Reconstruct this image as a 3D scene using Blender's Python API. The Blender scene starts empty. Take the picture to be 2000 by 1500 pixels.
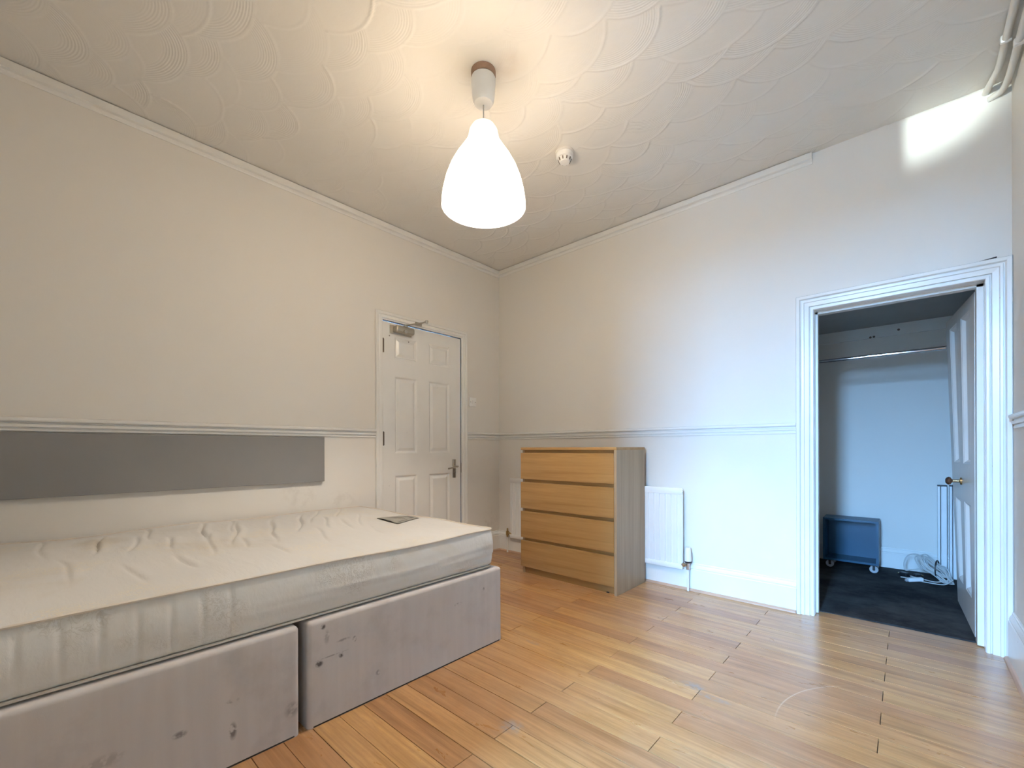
import bpy, bmesh, math, random
import numpy as np
from mathutils import Vector, Matrix

random.seed(7)
rng = np.random.default_rng(11)
sc = bpy.context.scene
COL = sc.collection

# ------------------------------------------------------------------ camera
CAM = np.array([3.006, -3.127, 1.0])
F_PX, YAW, ROLL, Y0 = 852.3, math.radians(42.20), math.radians(-0.155), 875.3
Fv = Vector((-math.sin(YAW), math.cos(YAW), 0)); Rv = Vector((math.cos(YAW), math.sin(YAW), 0)); Uv = Vector((0, 0, 1))
R2 = Rv * math.cos(ROLL) + Uv * math.sin(ROLL); U2 = -Rv * math.sin(ROLL) + Uv * math.cos(ROLL)
cd = bpy.data.cameras.new('camera'); cam = bpy.data.objects.new('camera', cd); COL.objects.link(cam)
m = Matrix.Identity(4)
for i in range(3):
    m[i][0] = R2[i]; m[i][1] = U2[i]; m[i][2] = -Fv[i]; m[i][3] = CAM[i]
cam.matrix_world = m
cd.sensor_width = 36.0; cd.lens = F_PX / 2000 * 36; cd.shift_y = (Y0 - 750) / 2000; cd.clip_start = 0.02
sc.camera = cam

# ------------------------------------------------------------------ world, daylight, exposure
SKY_COL, SKY_STR = (0.25, 0.54, 1.0), 285.0
w = bpy.data.worlds.new('world'); sc.world = w; w.use_nodes = True
bg = w.node_tree.nodes['Background']; bg.inputs['Color'].default_value = (*SKY_COL, 1); bg.inputs['Strength'].default_value = SKY_STR
WX0, WX1, WZ0, WZ1, WY = 2.45, 2.90, 0.35, 2.62, -5.0       # the window at the end of the added bay behind the camera
pl = bpy.data.lights.new('window_portal', 'AREA'); pl.shape = 'RECTANGLE'; pl.size = WX1 - WX0; pl.size_y = WZ1 - WZ0
pl.cycles.is_portal = True
po = bpy.data.objects.new('window_portal', pl); COL.objects.link(po)
po.location = ((WX0 + WX1) / 2, WY - 0.13, (WZ0 + WZ1) / 2); po.rotation_euler = (math.radians(90), 0, 0)
# added spot lamp standing in for a sun glint, aimed through the window head
gl = bpy.data.lights.new('patch_spot', 'SPOT'); gl.energy = 9500; gl.color = (0.88, 1.0, 0.96)
gl.shadow_soft_size = 0.06; gl.spot_size = math.radians(2.95); gl.spot_blend = 0.6
go = bpy.data.objects.new('patch_spot', gl); COL.objects.link(go)
go.location = (1.50, -15.0, 2.25)
go.rotation_euler = (Vector((3.05, 0.0, 2.83)) - go.location).to_track_quat('-Z', 'Y').to_euler()
LAMP_W = 60.0
LAMP_COL = (1.0, 0.895, 0.765)
sc.view_settings.view_transform = 'Standard'; sc.view_settings.look = 'None'
sc.view_settings.gamma = 1.0; sc.view_settings.use_curve_mapping = False
sc.view_settings.exposure = 0.40

# ------------------------------------------------------------------ materials
MATS = {}
class NT:
    def __init__(s, name):
        s.m = bpy.data.materials.new(name); s.m.use_nodes = True; s.t = s.m.node_tree; s.t.nodes.clear()
        s.out = s.n('ShaderNodeOutputMaterial'); MATS[name] = s.m
    def n(s, typ, ins=None, **kw):
        nd = s.t.nodes.new(typ)
        for k, v in kw.items(): setattr(nd, k, v)
        for k, v in (ins or {}).items():
            if isinstance(v, tuple) and len(v) == 2 and hasattr(v[0], 'outputs'):
                s.t.links.new(v[0].outputs[v[1]], nd.inputs[k])
            elif hasattr(v, 'outputs'): s.t.links.new(v.outputs[0], nd.inputs[k])
            else:
                if isinstance(v, tuple) and len(v) == 3 and nd.inputs[k].type == 'RGBA': v = (*v, 1)
                nd.inputs[k].default_value = v
        return nd
    def math(s, op, a, b=0.0, c=0.0, clamp=False):
        return s.n('ShaderNodeMath', {0: a, 1: b, 2: c}, operation=op, use_clamp=clamp)
    def mix(s, f, a, b, blend='MIX'):
        nd = s.n('ShaderNodeMix', data_type='RGBA', blend_type=blend)
        for idx, v in ((0, f), (6, a), (7, b)):
            if isinstance(v, tuple) and len(v) == 2 and hasattr(v[0], 'outputs'): s.t.links.new(v[0].outputs[v[1]], nd.inputs[idx])
            elif hasattr(v, 'outputs'): s.t.links.new(v.outputs[0], nd.inputs[idx])
            else: nd.inputs[idx].default_value = (*v, 1) if isinstance(v, tuple) and len(v) == 3 else v
        return (nd, 2)
    def noise(s, vec, scale, detail=3.0, rough=0.5, dist=0.0):
        return s.n('ShaderNodeTexNoise', {'Vector': vec, 'Scale': scale, 'Detail': detail, 'Roughness': rough, 'Distortion': dist})
    def ramp(s, fac, lo, hi):
        return s.n('ShaderNodeMapRange', {0: fac, 1: lo, 2: hi, 3: 0.0, 4: 1.0})
    def mapping(s, vec, scale=(1, 1, 1), loc=(0, 0, 0), rot=(0, 0, 0)):
        return s.n('ShaderNodeMapping', {'Vector': vec, 'Scale': scale, 'Location': loc, 'Rotation': rot})
    def pos(s): return (s.n('ShaderNodeNewGeometry'), 0)
    def objc(s): return (s.n('ShaderNodeTexCoord'), 3)
    def bump(s, h, strength=0.3, dist=0.01, normal=None):
        d = {'Height': h, 'Strength': strength, 'Distance': dist}
        if normal: d['Normal'] = normal
        return s.n('ShaderNodeBump', d)
    def spot(s, p, cx, cy, cz, rx, ry, rz):
        """0..1 soft mask of an ellipsoid blot at a world place"""
        mp = s.mapping(p, (1 / rx, 1 / ry, 1 / rz), (-cx / rx, -cy / ry, -cz / rz))
        ln = s.n('ShaderNodeVectorMath', {0: mp}, operation='LENGTH')
        return s.n('ShaderNodeMapRange', {0: (ln, 1), 1: 1.0, 2: 0.45, 3: 0.0, 4: 1.0})
    def finish(s, col, rough=0.5, normal=None, metal=0.0, spec=0.5, coat=0.0, **kw):
        d = {'Base Color': col, 'Roughness': rough, 'Metallic': metal, 'Specular IOR Level': spec, 'Coat Weight': coat}
        if normal: d['Normal'] = normal
        d.update(kw)
        b = s.n('ShaderNodeBsdfPrincipled', d); s.t.links.new(b.outputs[0], s.out.inputs[0]); return s.m

def plain(name, col, rough=0.5, metal=0.0, var=0.12, vscale=6.0, bscale=0, bstr=0.15, bdist=0.003, spec=0.5, coat=0.0):
    t = NT(name); p = t.pos()
    nz = t.noise(p, vscale, 4, 0.55)
    c = t.mix(nz, tuple(x * (1 - var) for x in col), tuple(min(1, x * (1 + var)) for x in col))
    nrm = t.bump(t.noise(p, bscale, 3), bstr, bdist) if bscale else None
    return t.finish(c, rough, nrm, metal, spec, coat)

WALLC = (0.81, 0.775, 0.72)
def wall_mat():
    t = NT('wall_paint'); p = t.pos()
    big = t.noise(p, 1.3, 4, 0.6)
    c = t.mix(big, tuple(x * 0.95 for x in WALLC), WALLC)
    # rubbed dirt low on the left wall behind the mattress and by the corner pipe
    d1 = t.spot(p, 0.0, -1.92, 0.70, 0.3, 0.13, 0.13); d2 = t.spot(p, 0.0, -1.62, 0.64, 0.3, 0.16, 0.07)
    d3 = t.spot(p, 0.0, -0.13, 0.30, 0.3, 0.12, 0.16)
    dm = t.math('MULTIPLY', t.math('MAXIMUM', t.math('MAXIMUM', d1, d2), d3), t.ramp(t.noise(p, 16, 5, 0.65), 0.45, 0.75))
    c = t.mix(t.math('MULTIPLY', dm, 0.28), c, (0.36, 0.30, 0.23))
    sp = t.ramp(t.noise(p, 38, 2), 0.80, 0.86)
    c = t.mix(t.math('MULTIPLY', sp, 0.25), c, (0.45, 0.40, 0.34))
    nrm = t.bump(t.noise(p, 55, 4, 0.6), 0.10, 0.004, t.bump(t.noise(p, 3.5, 2), 0.25, 0.02))
    t.finish(c, 0.55, nrm, spec=0.35)
wall_mat()
def gloss_paint():
    t = NT('gloss_paint'); p = t.pos()
    c = t.mix(t.noise(p, 7, 4), (0.80, 0.785, 0.745), (0.86, 0.85, 0.82))
    chip = t.ramp(t.noise(p, 60, 2, 0.4), 0.79, 0.82)
    c = t.mix(t.math('MULTIPLY', chip, 0.6), c, (0.25, 0.2, 0.17))
    t.finish(c, 0.26, t.bump(t.noise(p, 40, 3), 0.08, 0.003), spec=0.5)
gloss_paint()
def ceil_mat():
    t = NT('artex'); p = t.pos()
    c = t.mix(t.noise(p, 1.6, 3), (0.77, 0.74, 0.69), (0.82, 0.79, 0.745))
    st = t.math('MULTIPLY', t.spot(p, 1.66, -1.66, 2.75, 0.10, 0.09, 0.3), t.noise(p, 20, 3))
    c = t.mix(t.math('MULTIPLY', st, 0.4), c, (0.55, 0.42, 0.32))
    ad = t.n('ShaderNodeAttribute', attribute_name='fan_d'); am = t.n('ShaderNodeAttribute', attribute_name='fan_m')
    sn = t.math('SINE', t.math('MULTIPLY', (ad, 2), 2 * math.pi / 0.0105))
    h = t.math('MULTIPLY', sn, (am, 2))
    nrm = t.bump(h, 0.22, 0.0022, t.bump(t.noise(p, 30, 4), 0.15, 0.004))
    t.finish(c, 0.6, nrm, spec=0.3)
ceil_mat()

def plank_mat():
    t = NT('bamboo_plank'); o = t.objc(); oi = t.n('ShaderNodeObjectInfo'); p = t.pos()
    off = t.n('ShaderNodeCombineXYZ', {0: t.math('MULTIPLY', (oi, 5), 37.0), 1: t.math('MULTIPLY', (oi, 5), 91.0), 2: 0.0})
    v = t.n('ShaderNodeVectorMath', {0: o, 1: off}, operation='ADD')
    g1 = t.noise(t.mapping(v, (1.6, 34, 1)), 1.0, 5, 0.6, 0.4)
    g2 = t.noise(t.mapping(v, (5, 17, 1)), 1.0, 4, 0.65, 0.6)
    g3 = t.noise(t.mapping(v, (3.0, 150, 1)), 1.0, 2, 0.5)
    c = t.mix(t.ramp(g1, 0.34, 0.66), (0.315, 0.155, 0.060), (0.53, 0.285, 0.125))
    c = t.mix(t.math('MULTIPLY', t.ramp(g2, 0.50, 0.80), 0.42), c, (0.27, 0.115, 0.042))
    c = t.mix(t.math('MULTIPLY', t.ramp(g3, 0.45, 0.7), 0.25), c, (0.60, 0.36, 0.185))
    hsv = t.n('ShaderNodeHueSaturation', {'Hue': t.math('ADD', t.math('MULTIPLY', (oi, 5), 0.012), 0.494),
              'Saturation': 1.04, 'Value': t.math('ADD', t.math('MULTIPLY', (oi, 5), 0.30), 0.82), 'Color': c})
    c = (hsv, 0)
    g4 = t.noise(t.mapping(v, (16, 55, 1)), 1.0, 4, 0.65, 0.8)
    c = t.mix(t.math('MULTIPLY', t.ramp(g4, 0.50, 0.72), 0.30), c, (0.30, 0.135, 0.055))
    # worn, paler lacquer in the walking area; blue-grey scuffs; a pale curved scratch
    wear = t.math('MULTIPLY', t.ramp(t.noise(p, 2.1, 4, 0.6), 0.42, 0.68), 0.28)
    c = t.mix(wear, c, (0.56, 0.37, 0.23))
    for (x, y, rx, ry) in ((2.34, -1.26, .06, .035), (2.43, -1.30, .08, .02), (1.577, -1.394, .055, .018), (1.95, -1.97, .05, .05)):
        s1 = t.math('MULTIPLY', t.spot(p, x, y, 0, rx, ry, .5), t.ramp(t.noise(p, 45, 3), 0.35, 0.6))
        c = t.mix(t.math('MULTIPLY', s1, 0.6), c, (0.27, 0.26, 0.25))
    cx, cy, rr = 3.144, -1.219, 0.507
    dd = t.n('ShaderNodeVectorMath', {0: p, 1: (cx, cy, 0.0)}, operation='DISTANCE')
    ring = t.n('ShaderNodeMapRange', {0: t.math('ABSOLUTE', t.math('SUBTRACT', (dd, 1), rr)), 1: 0.0008, 2: 0.0035, 3: 1.0, 4: 0.0})
    arc = t.spot(p, 2.70, -1.02, 0, 0.26, 0.30, .5)
    c = t.mix(t.math('MULTIPLY', t.math('MULTIPLY', ring, arc), 0.42), c, (0.74, 0.57, 0.41))
    rgh = t.math('ADD', t.math('MULTIPLY', g2, 0.16), 0.22)
    nrm = t.bump(t.noise(t.mapping(v, (6, 60, 1)), 1.0, 3), 0.06, 0.002, t.bump(t.noise(p, 2.5, 2), 0.06, 0.02))
    t.finish(c, rgh, nrm, spec=0.5, coat=0.15, **{'Coat Roughness': 0.25})
plank_mat()

def oak_mat(name, scl, dark, light):
    t = NT(name); o = t.objc()
    g1 = t.noise(t.mapping(o, scl), 1.0, 5, 0.6, 0.5)
    g2 = t.noise(t.mapping(o, tuple(x * 4 for x in scl)), 1.0, 3, 0.5)
    c = t.mix(t.ramp(g1, 0.3, 0.7), dark, light)
    c = t.mix(t.math('MULTIPLY', t.ramp(g2, 0.5, 0.75), 0.22), c, tuple(x * 0.6 for x in dark))
    t.finish(c, 0.42, t.bump(g2, 0.06, 0.001), spec=0.4)
oak_mat('oak_across', (1.0, 18, 22), (0.33, 0.175, 0.058), (0.45, 0.265, 0.103))
oak_mat('oak_upright_bluelit', (16, 16, 0.8), (0.34, 0.235, 0.14), (0.44, 0.32, 0.20))  # side panels' oak, with the grey of bluish daylight put into its colour
def carpet_mat():
    t = NT('dark_carpet'); p = t.pos()
    c = t.mix(t.ramp(t.noise(p, 3.2, 5, 0.7), 0.38, 0.7), (0.022, 0.023, 0.025), (0.075, 0.074, 0.073))
    c = t.mix(t.math('MULTIPLY', t.ramp(t.noise(p, 11, 5, 0.7), 0.62, 0.8), 0.35), c, (0.12, 0.12, 0.12))
    t.finish(c, 0.95, t.bump(t.noise(p, 420, 2), 0.6, 0.003), spec=0.1)
carpet_mat()
def mattress_mat(name, side):
    t = NT(name); p = t.pos()
    fz = t.noise(p, 34, 3, 0.55, 2.2)
    flower = t.math('MULTIPLY', t.ramp(t.math('ABSOLUTE', t.math('SUBTRACT', fz, 0.5)), 0.055, 0.02), t.ramp(t.noise(p, 4.2, 2), 0.53, 0.62))
    base = (0.685, 0.66, 0.625) if not side else (0.76, 0.735, 0.70)
    c = t.mix(t.noise(p, 1.5, 4), tuple(x * 0.86 for x in base), base)
    c = t.mix(t.math('MULTIPLY', flower, 0.36), c, (0.78, 0.66, 0.45) if not side else (0.44, 0.39, 0.32))
    st = t.ramp(t.noise(p, 2.2, 5, 0.6, 0.6), 0.54, 0.76)
    c = t.mix(t.math('MULTIPLY', st, 0.40), c, (0.50, 0.39, 0.23))
    for (x, y, rx, ry, k) in ((0.42, -2.92, .16, .12, .5), (0.25, -2.6, .10, .12, .3), (0.8, -2.7, .2, .1, .25)):
        if not side:
            s1 = t.math('MULTIPLY', t.spot(p, x, y, .58, rx, ry, .5), t.ramp(t.noise(p, 9, 4), 0.3, 0.7))
            c = t.mix(t.math('MULTIPLY', s1, k), c, (0.40, 0.32, 0.20))
    h = t.math('ADD', t.noise(t.mapping(p, (6, 22, 14)), 1.0, 4, 0.55, 0.3), t.math('MULTIPLY', flower, 0.15))
    nrm = t.bump(h, 0.30 if not side else 0.22, 0.012, t.bump(t.noise(p, 700, 1), 0.12, 0.001))
    t.finish(c, 0.62 if side else 0.55, nrm, spec=0.25, **{'Sheen Weight': 0.15})
mattress_mat('damask_top', False); mattress_mat('damask_side', True)
def divan_mat():
    t = NT('divan_fabric'); p = t.pos()
    c = t.mix(t.noise(t.mapping(p, (30, 30, 2)), 1.0, 4), (0.53, 0.485, 0.465), (0.63, 0.585, 0.565))
    c = t.mix(t.math('MULTIPLY', t.ramp(t.noise(p, 4, 5, 0.65), 0.52, 0.78), 0.35), c, (0.26, 0.215, 0.19))
    n2 = t.noise(p, 60, 2)
    for (y, z, ry, rz, k) in ((-2.414, .352, .011, .011, 1), (-2.291, .268, .009, .013, 1), (-2.345, .226, .011, .013, 1), (-2.428, .222, .016, .013, 1),
                              (-2.38, .236, .07, .003, .5), (-2.335, .280, .03, .006, .5), (-1.602, .295, .007, .009, .8), (-1.77, .262, .03, .008, .45),
                              (-2.835, .163, .020, .012, .7), (-2.70, .205, .02, .008, .5), (-2.70, .11, .012, .03, .8), (-2.19, .10, .012, .012, .6), (-2.52, .10, .03, .03, .4), (-2.40, .31, .012, .03, .35), (-3.0, .17, .05, .02, .3)):
        s1 = t.spot(p, 1.43, y, z, 0.3, ry * 1.05, rz * 1.05)
        c = t.mix(t.math('MULTIPLY', t.math('MULTIPLY', s1, t.ramp(n2, 0.36, 0.52), clamp=True), k * .85), c, (0.05, 0.036, 0.032))
    nrm = t.bump(t.noise(t.mapping(p, (900, 900, 200)), 1.0, 2), 0.15, 0.001, t.bump(t.noise(p, 5, 2), 0.25, 0.012))
    t.finish(c, 0.75, nrm, spec=0.2, **{'Sheen Weight': 0.2})
divan_mat()
plain('bay_bounce_damper', (0.42, 0.29, 0.18), 0.6, var=0.05)  # tan given to the added bay to damp blue bounced light
plain('sky_block_brick', (0.34, 0.20, 0.14), 0.9, var=0.25, vscale=3)  # brick colour of the added wall that hides the low sky
plain('headboard_grey', (0.235, 0.230, 0.230), 0.55, var=0.05, bscale=500, bstr=0.08, bdist=.001)
plain('white_plastic', (0.86, 0.855, 0.84), 0.35, var=0.04)
plain('radiator_white', (0.84, 0.84, 0.83), 0.30, var=0.03)
plain('steel', (0.48, 0.45, 0.40), 0.30, metal=1.0, var=0.15, vscale=30)
plain('closer_silver', (0.42, 0.39, 0.33), 0.38, metal=0.7, var=0.1, vscale=30)
plain('chrome', (0.75, 0.76, 0.78), 0.08, metal=1.0, var=0.03)
plain('dark_bronze', (0.13, 0.10, 0.075), 0.4, metal=0.6, var=0.2)
plain('brass', (0.55, 0.42, 0.22), 0.3, metal=1.0, var=0.15, vscale=40)
plain('copper_brown', (0.30, 0.16, 0.10), 0.28, metal=0.8, var=0.2, vscale=60)
plain('black_plastic', (0.015, 0.015, 0.017), 0.4, var=0.1)
plain('blue_paint', (0.003, 0.070, 0.138), 0.42, var=0.10, bscale=200, bstr=.05)
plain('tyre_grey', (0.42, 0.43, 0.45), 0.5)
plain('bare_wood', (0.30, 0.19, 0.13), 0.7, var=0.35, vscale=40)
plain('bead_wood', (0.52, 0.34, 0.24), 0.4, var=0.15, vscale=12)
plain('cable_grey', (0.55, 0.54, 0.52), 0.45, var=0.08)
plain('pipe_paint', (0.74, 0.70, 0.65), 0.4, var=0.05)
plain('subfloor', (0.05, 0.03, 0.02), 0.9)
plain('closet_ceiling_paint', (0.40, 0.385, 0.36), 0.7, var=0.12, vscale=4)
plain('label_grey', (0.30, 0.29, 0.26), 0.4, var=0.08)
plain('label_ink', (0.13, 0.125, 0.115), 0.5)
plain('pavement_grey', (0.30, 0.29, 0.27), 0.9, var=0.2, vscale=1.0)
plain('gap_dark', (0.03, 0.024, 0.02), 0.8)  # near-black for shade painted into gaps, and for paint cracks
def glass_mat():
    t = NT('window_glass'); a = t.n('ShaderNodeBsdfTransparent', {0: (0.96, 0.98, 0.98)}); b = t.n('ShaderNodeBsdfGlossy', {1: 0.02})
    mx = t.n('ShaderNodeMixShader', {0: 0.05}); t.t.links.new(a.outputs[0], mx.inputs[1]); t.t.links.new(b.outputs[0], mx.inputs[2])
    t.t.links.new(mx.outputs[0], t.out.inputs[0])
glass_mat()
def shade_mat():
    t = NT('lamp_shade_white')
    tr = t.n('ShaderNodeBsdfTransparent', {0: (1.0, 0.95, 0.87)}); tl = t.n('ShaderNodeBsdfTranslucent', {0: (0.42, 0.36, 0.28)}); df = t.n('ShaderNodeBsdfDiffuse', {0: (0.85, 0.82, 0.76)})
    m1 = t.n('ShaderNodeMixShader', {0: 0.55}); t.t.links.new(tl.outputs[0], m1.inputs[1]); t.t.links.new(df.outputs[0], m1.inputs[2])
    sep = t.n('ShaderNodeSeparateXYZ', {0: t.pos()})   # neck set to pass less light than the bell, softening the ceiling hot spot
    thin = t.n('ShaderNodeMapRange', {0: (sep, 2), 1: 2.27, 2: 2.43, 3: 0.185, 4: 0.05})
    m2 = t.n('ShaderNodeMixShader', {0: thin}); t.t.links.new(m1.outputs[0], m2.inputs[1]); t.t.links.new(tr.outputs[0], m2.inputs[2])
    t.t.links.new(m2.outputs[0], t.out.inputs[0])
shade_mat()
def bulb_mat():
    t = NT('bulb_glow'); e = t.n('ShaderNodeEmission', {0: (1.0, 0.85, 0.65), 1: 2.5}); tr = t.n('ShaderNodeBsdfTransparent')
    a = t.n('ShaderNodeAddShader'); t.t.links.new(e.outputs[0], a.inputs[0]); t.t.links.new(tr.outputs[0], a.inputs[1]); t.t.links.new(a.outputs[0], t.out.inputs[0])
bulb_mat()

# ------------------------------------------------------------------ mesh helpers (all coordinates are world metres)
ORG = {}
def worg(o): return ORG[o.name] if o is not None else Vector((0, 0, 0))
def empty(name, loc, label, cat, group=None):
    o = bpy.data.objects.new(name, None); COL.objects.link(o); o.location = loc; o.empty_display_size = 0.05
    ORG[o.name] = Vector(loc); tag(o, label, cat, group); return o
def tag(o, label=None, cat=None, group=None, kind=None):
    if label: o['label'] = label
    if cat: o['category'] = cat
    if group: o['group'] = group
    if kind: o['kind'] = kind
    return o
def obj(name, vf, mat, parent=None, smooth=False, sharp=40):
    v, f = vf
    v = np.asarray(v, float)
    lo, hi = v.min(0), v.max(0); org = Vector(((lo[0] + hi[0]) / 2, (lo[1] + hi[1]) / 2, lo[2]))
    me = bpy.data.meshes.new(name); me.from_pydata([tuple(q) for q in (v - np.array(org))], [], [tuple(q) for q in f])
    bm = bmesh.new(); bm.from_mesh(me); bmesh.ops.recalc_face_normals(bm, faces=bm.faces); bm.to_mesh(me); bm.free()
    me.materials.append(MATS[mat] if isinstance(mat, str) else mat)
    if smooth:
        me.polygons.foreach_set('use_smooth', [True] * len(me.polygons)); me.set_sharp_from_angle(angle=math.radians(sharp))
    o = bpy.data.objects.new(name, me); COL.objects.link(o)
    if parent is not None: o.parent = parent
    o.location = org - worg(parent); ORG[o.name] = org
    return o
def join(*vfs):
    V, Fc, k = [], [], 0
    for v, f in vfs:
        V += [tuple(q) for q in v]; Fc += [tuple(i + k for i in q) for q in f]; k += len(v)
    return V, Fc
BOXF = [(0, 3, 2, 1), (4, 5, 6, 7), (0, 1, 5, 4), (1, 2, 6, 5), (2, 3, 7, 6), (3, 0, 4, 7)]
def box(x0, x1, y0, y1, z0, z1, bev=0.0, seg=2):
    x0, x1 = min(x0, x1), max(x0, x1); y0, y1 = min(y0, y1), max(y0, y1); z0, z1 = min(z0, z1), max(z0, z1)
    v = [(x0, y0, z0), (x1, y0, z0), (x1, y1, z0), (x0, y1, z0), (x0, y0, z1), (x1, y0, z1), (x1, y1, z1), (x0, y1, z1)]
    if not bev: return v, BOXF
    bm = bmesh.new(); vs = [bm.verts.new(q) for q in v]
    for q in BOXF: bm.faces.new([vs[i] for i in q])
    bmesh.ops.bevel(bm, geom=list(bm.edges), offset=bev, segments=seg, affect='EDGES', profile=0.5)
    bm.verts.index_update()
    r = [tuple(q.co) for q in bm.verts], [tuple(u.index for u in q.verts) for q in bm.faces]; bm.free(); return r
def lathe(prof, cx, cy, n=32, axis='z', c0=0.0, close=False):
    """prof: (r, h); axis z: around (cx,cy); otherwise h runs along the axis from c0 through the other two coordinates cx, cy"""
    V, Fc = [], []
    for r, h in prof:
        for i in range(n):
            a = 2 * math.pi * i / n; p, q = r * math.cos(a), r * math.sin(a)
            V.append((cx + p, cy + q, h + c0) if axis == 'z' else (h + c0, cx + p, cy + q) if axis == 'x' else (cx + p, h + c0, cy + q))
    for j in range(len(prof) - 1):
        for i in range(n):
            k = (i + 1) % n; Fc.append((j * n + i, j * n + k, (j + 1) * n + k, (j + 1) * n + i))
    if close: Fc.append(tuple(range(n))); Fc.append(tuple(range((len(prof) - 1) * n, len(prof) * n)))
    return V, Fc
def tube(pts, r, n=8, caps=True):
    P = [Vector(p) for p in pts]; V, Fc = [], []
    t0 = (P[1] - P[0]).normalized(); nrm = t0.orthogonal().normalized()
    for i, p in enumerate(P):
        t = (P[min(i + 1, len(P) - 1)] - P[max(i - 1, 0)]).normalized()
        nrm = (nrm - t * nrm.dot(t)); nrm = nrm.normalized() if nrm.length > 1e-6 else t.orthogonal().normalized()
        b = t.cross(nrm); rr = r[i] if isinstance(r, (list, tuple)) else r
        for k in range(n):
            a = 2 * math.pi * k / n; V.append(tuple(p + (nrm * math.cos(a) + b * math.sin(a)) * rr))
    for i in range(len(P) - 1):
        for k in range(n):
            l = (k + 1) % n; Fc.append((i * n + k, i * n + l, (i + 1) * n + l, (i + 1) * n + k))
    if caps: Fc.append(tuple(range(n))); Fc.append(tuple(range((len(P) - 1) * n, len(P) * n)))
    return V, Fc
def smooth_path(pts, per=8):
    P = [Vector(p) for p in pts]; out = []
    for i in range(len(P) - 1):
        a, b, c, d = P[max(i - 1, 0)], P[i], P[i + 1], P[min(i + 2, len(P) - 1)]
        for k in range(per):
            t = k / per
            out.append(0.5 * ((2 * b) + (c - a) * t + (2 * a - 5 * b + 4 * c - d) * t * t + (3 * b - a - 3 * c + d) * t ** 3))
    out.append(P[-1]); return out
def extrude_profile(prof, a, b):
    """prof: list of (x,y,z) offsets of a closed section, swept straight from point a to b"""
    n = len(prof); V = [tuple(np.add(a, q)) for q in prof] + [tuple(np.add(b, q)) for q in prof]
    Fc = [(i, (i + 1) % n, n + (i + 1) % n, n + i) for i in range(n)] + [tuple(range(n)), tuple(range(n, 2 * n))]
    return V, Fc
def architrave(prof, u0, u1, zt, place):
    """prof (offset out from the opening, proud of the wall); place(u, z, d) -> world"""
    V, Fc = [], []; n = len(prof)
    for k in range(4):
        for o, d in prof:
            u = u0 - o if k < 2 else u1 + o; z = 0.0 if k in (0, 3) else zt + o
            V.append(place(u, z, d))
    for k in range(3):
        for i in range(n - 1): Fc.append((k * n + i, k * n + i + 1, (k + 1) * n + i + 1, (k + 1) * n + i))
    Fc.append(tuple(range(n))); Fc.append(tuple(range(3 * n, 4 * n)))
    return V, Fc
def panel(a0, a1, z0, z1, place, steps):
    """sunk and fielded door panel: nested rectangles (inset, depth)"""
    V, Fc = [], []
    for ins, d in steps:
        for a, z in ((a0 + ins, z0 + ins), (a1 - ins, z0 + ins), (a1 - ins, z1 - ins), (a0 + ins, z1 - ins)): V.append(place(a, z, d))
    for k in range(len(steps) - 1):
        for i in range(4):
            j = (i + 1) % 4; Fc.append((4 * k + i, 4 * k + j, 4 * k + 4 + j, 4 * k + 4 + i))
    k = 4 * (len(steps) - 1); Fc.append((k, k + 1, k + 2, k + 3))
    return V, Fc
def rails(acuts, zcuts, holes, place, d0, d1):
    """stiles and rails of a door: every grid cell that is not a panel hole"""
    parts = []
    for i in range(len(acuts) - 1):
        for j in range(len(zcuts) - 1):
            if (i, j) in holes: continue
            v, f = box(acuts[i], acuts[i + 1], d0, d1, zcuts[j], zcuts[j + 1])
            parts.append(([place(a, z, d) for a, d, z in v], f))
    return join(*parts)
def struct(name, vf, mat, label, smooth=False, parent=None):
    o = obj(name, vf, mat, parent, smooth); tag(o, label, kind='structure'); return o

# ------------------------------------------------------------------ the room shell
H, RX, FY = 2.75, 3.375, -3.5           # ceiling height, right wall, wall behind the bed end
BX = 2.35                               # left cheek of the added bay, which narrows the daylight
DY0, DY1, DZ = -1.295, -0.507, 1.990    # door on the left wall
CX0, CX1, CZ = 2.594, 3.287, 1.815      # closet doorway
struct('wall_left', join(box(-.14, 0, FY, DY0 - .02, 0, H + .05), box(-.14, 0, DY1 + .02, .14, 0, H + .05), box(-.14, 0, DY0 - .02, DY1 + .02, DZ + .02, H + .05)),
       'wall_paint', 'cream painted left wall behind the bed, with the panelled door')
struct('wall_back', join(box(0, CX0 - .02, 0, .14, 0, H + .05), box(CX1 + .02, RX + .12, 0, .14, 0, H + .05), box(CX0 - .02, CX1 + .02, 0, .14, CZ + .02, H + .05)),
       'wall_paint', 'white painted wall behind the chest of drawers, with the closet doorway')
struct('wall_right', box(RX, RX + .12, WY - .12, 0, 0, H + .05), 'wall_paint', 'narrow strip of cream wall at the right edge of the picture')
struct('wall_front', join(box(-.14, BX, FY - .12, FY, 0, H + .05), box(BX - .12, BX - .004, WY, FY - .12, 0, H + .05)), 'wall_paint', 'cream wall behind the camera')
struct('wall_added_bay', join(box(BX - .004, BX, WY, FY, 0, H), box(2.95, RX, WY, FY, 0, H), box(BX - .12, WX0, WY - .12, WY, 0, H + .05), box(WX1, 2.95, WY - .12, WY, 0, H + .05), box(WX0, WX1, WY - .12, WY, 0, WZ0), box(WX0, WX1, WY - .12, WY, WZ1, H + .05)),  # unseen walls added to narrow the daylight pool and shade the right wall
       'bay_bounce_damper', 'added tan bay narrowing the daylight from the window behind the camera')
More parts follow.
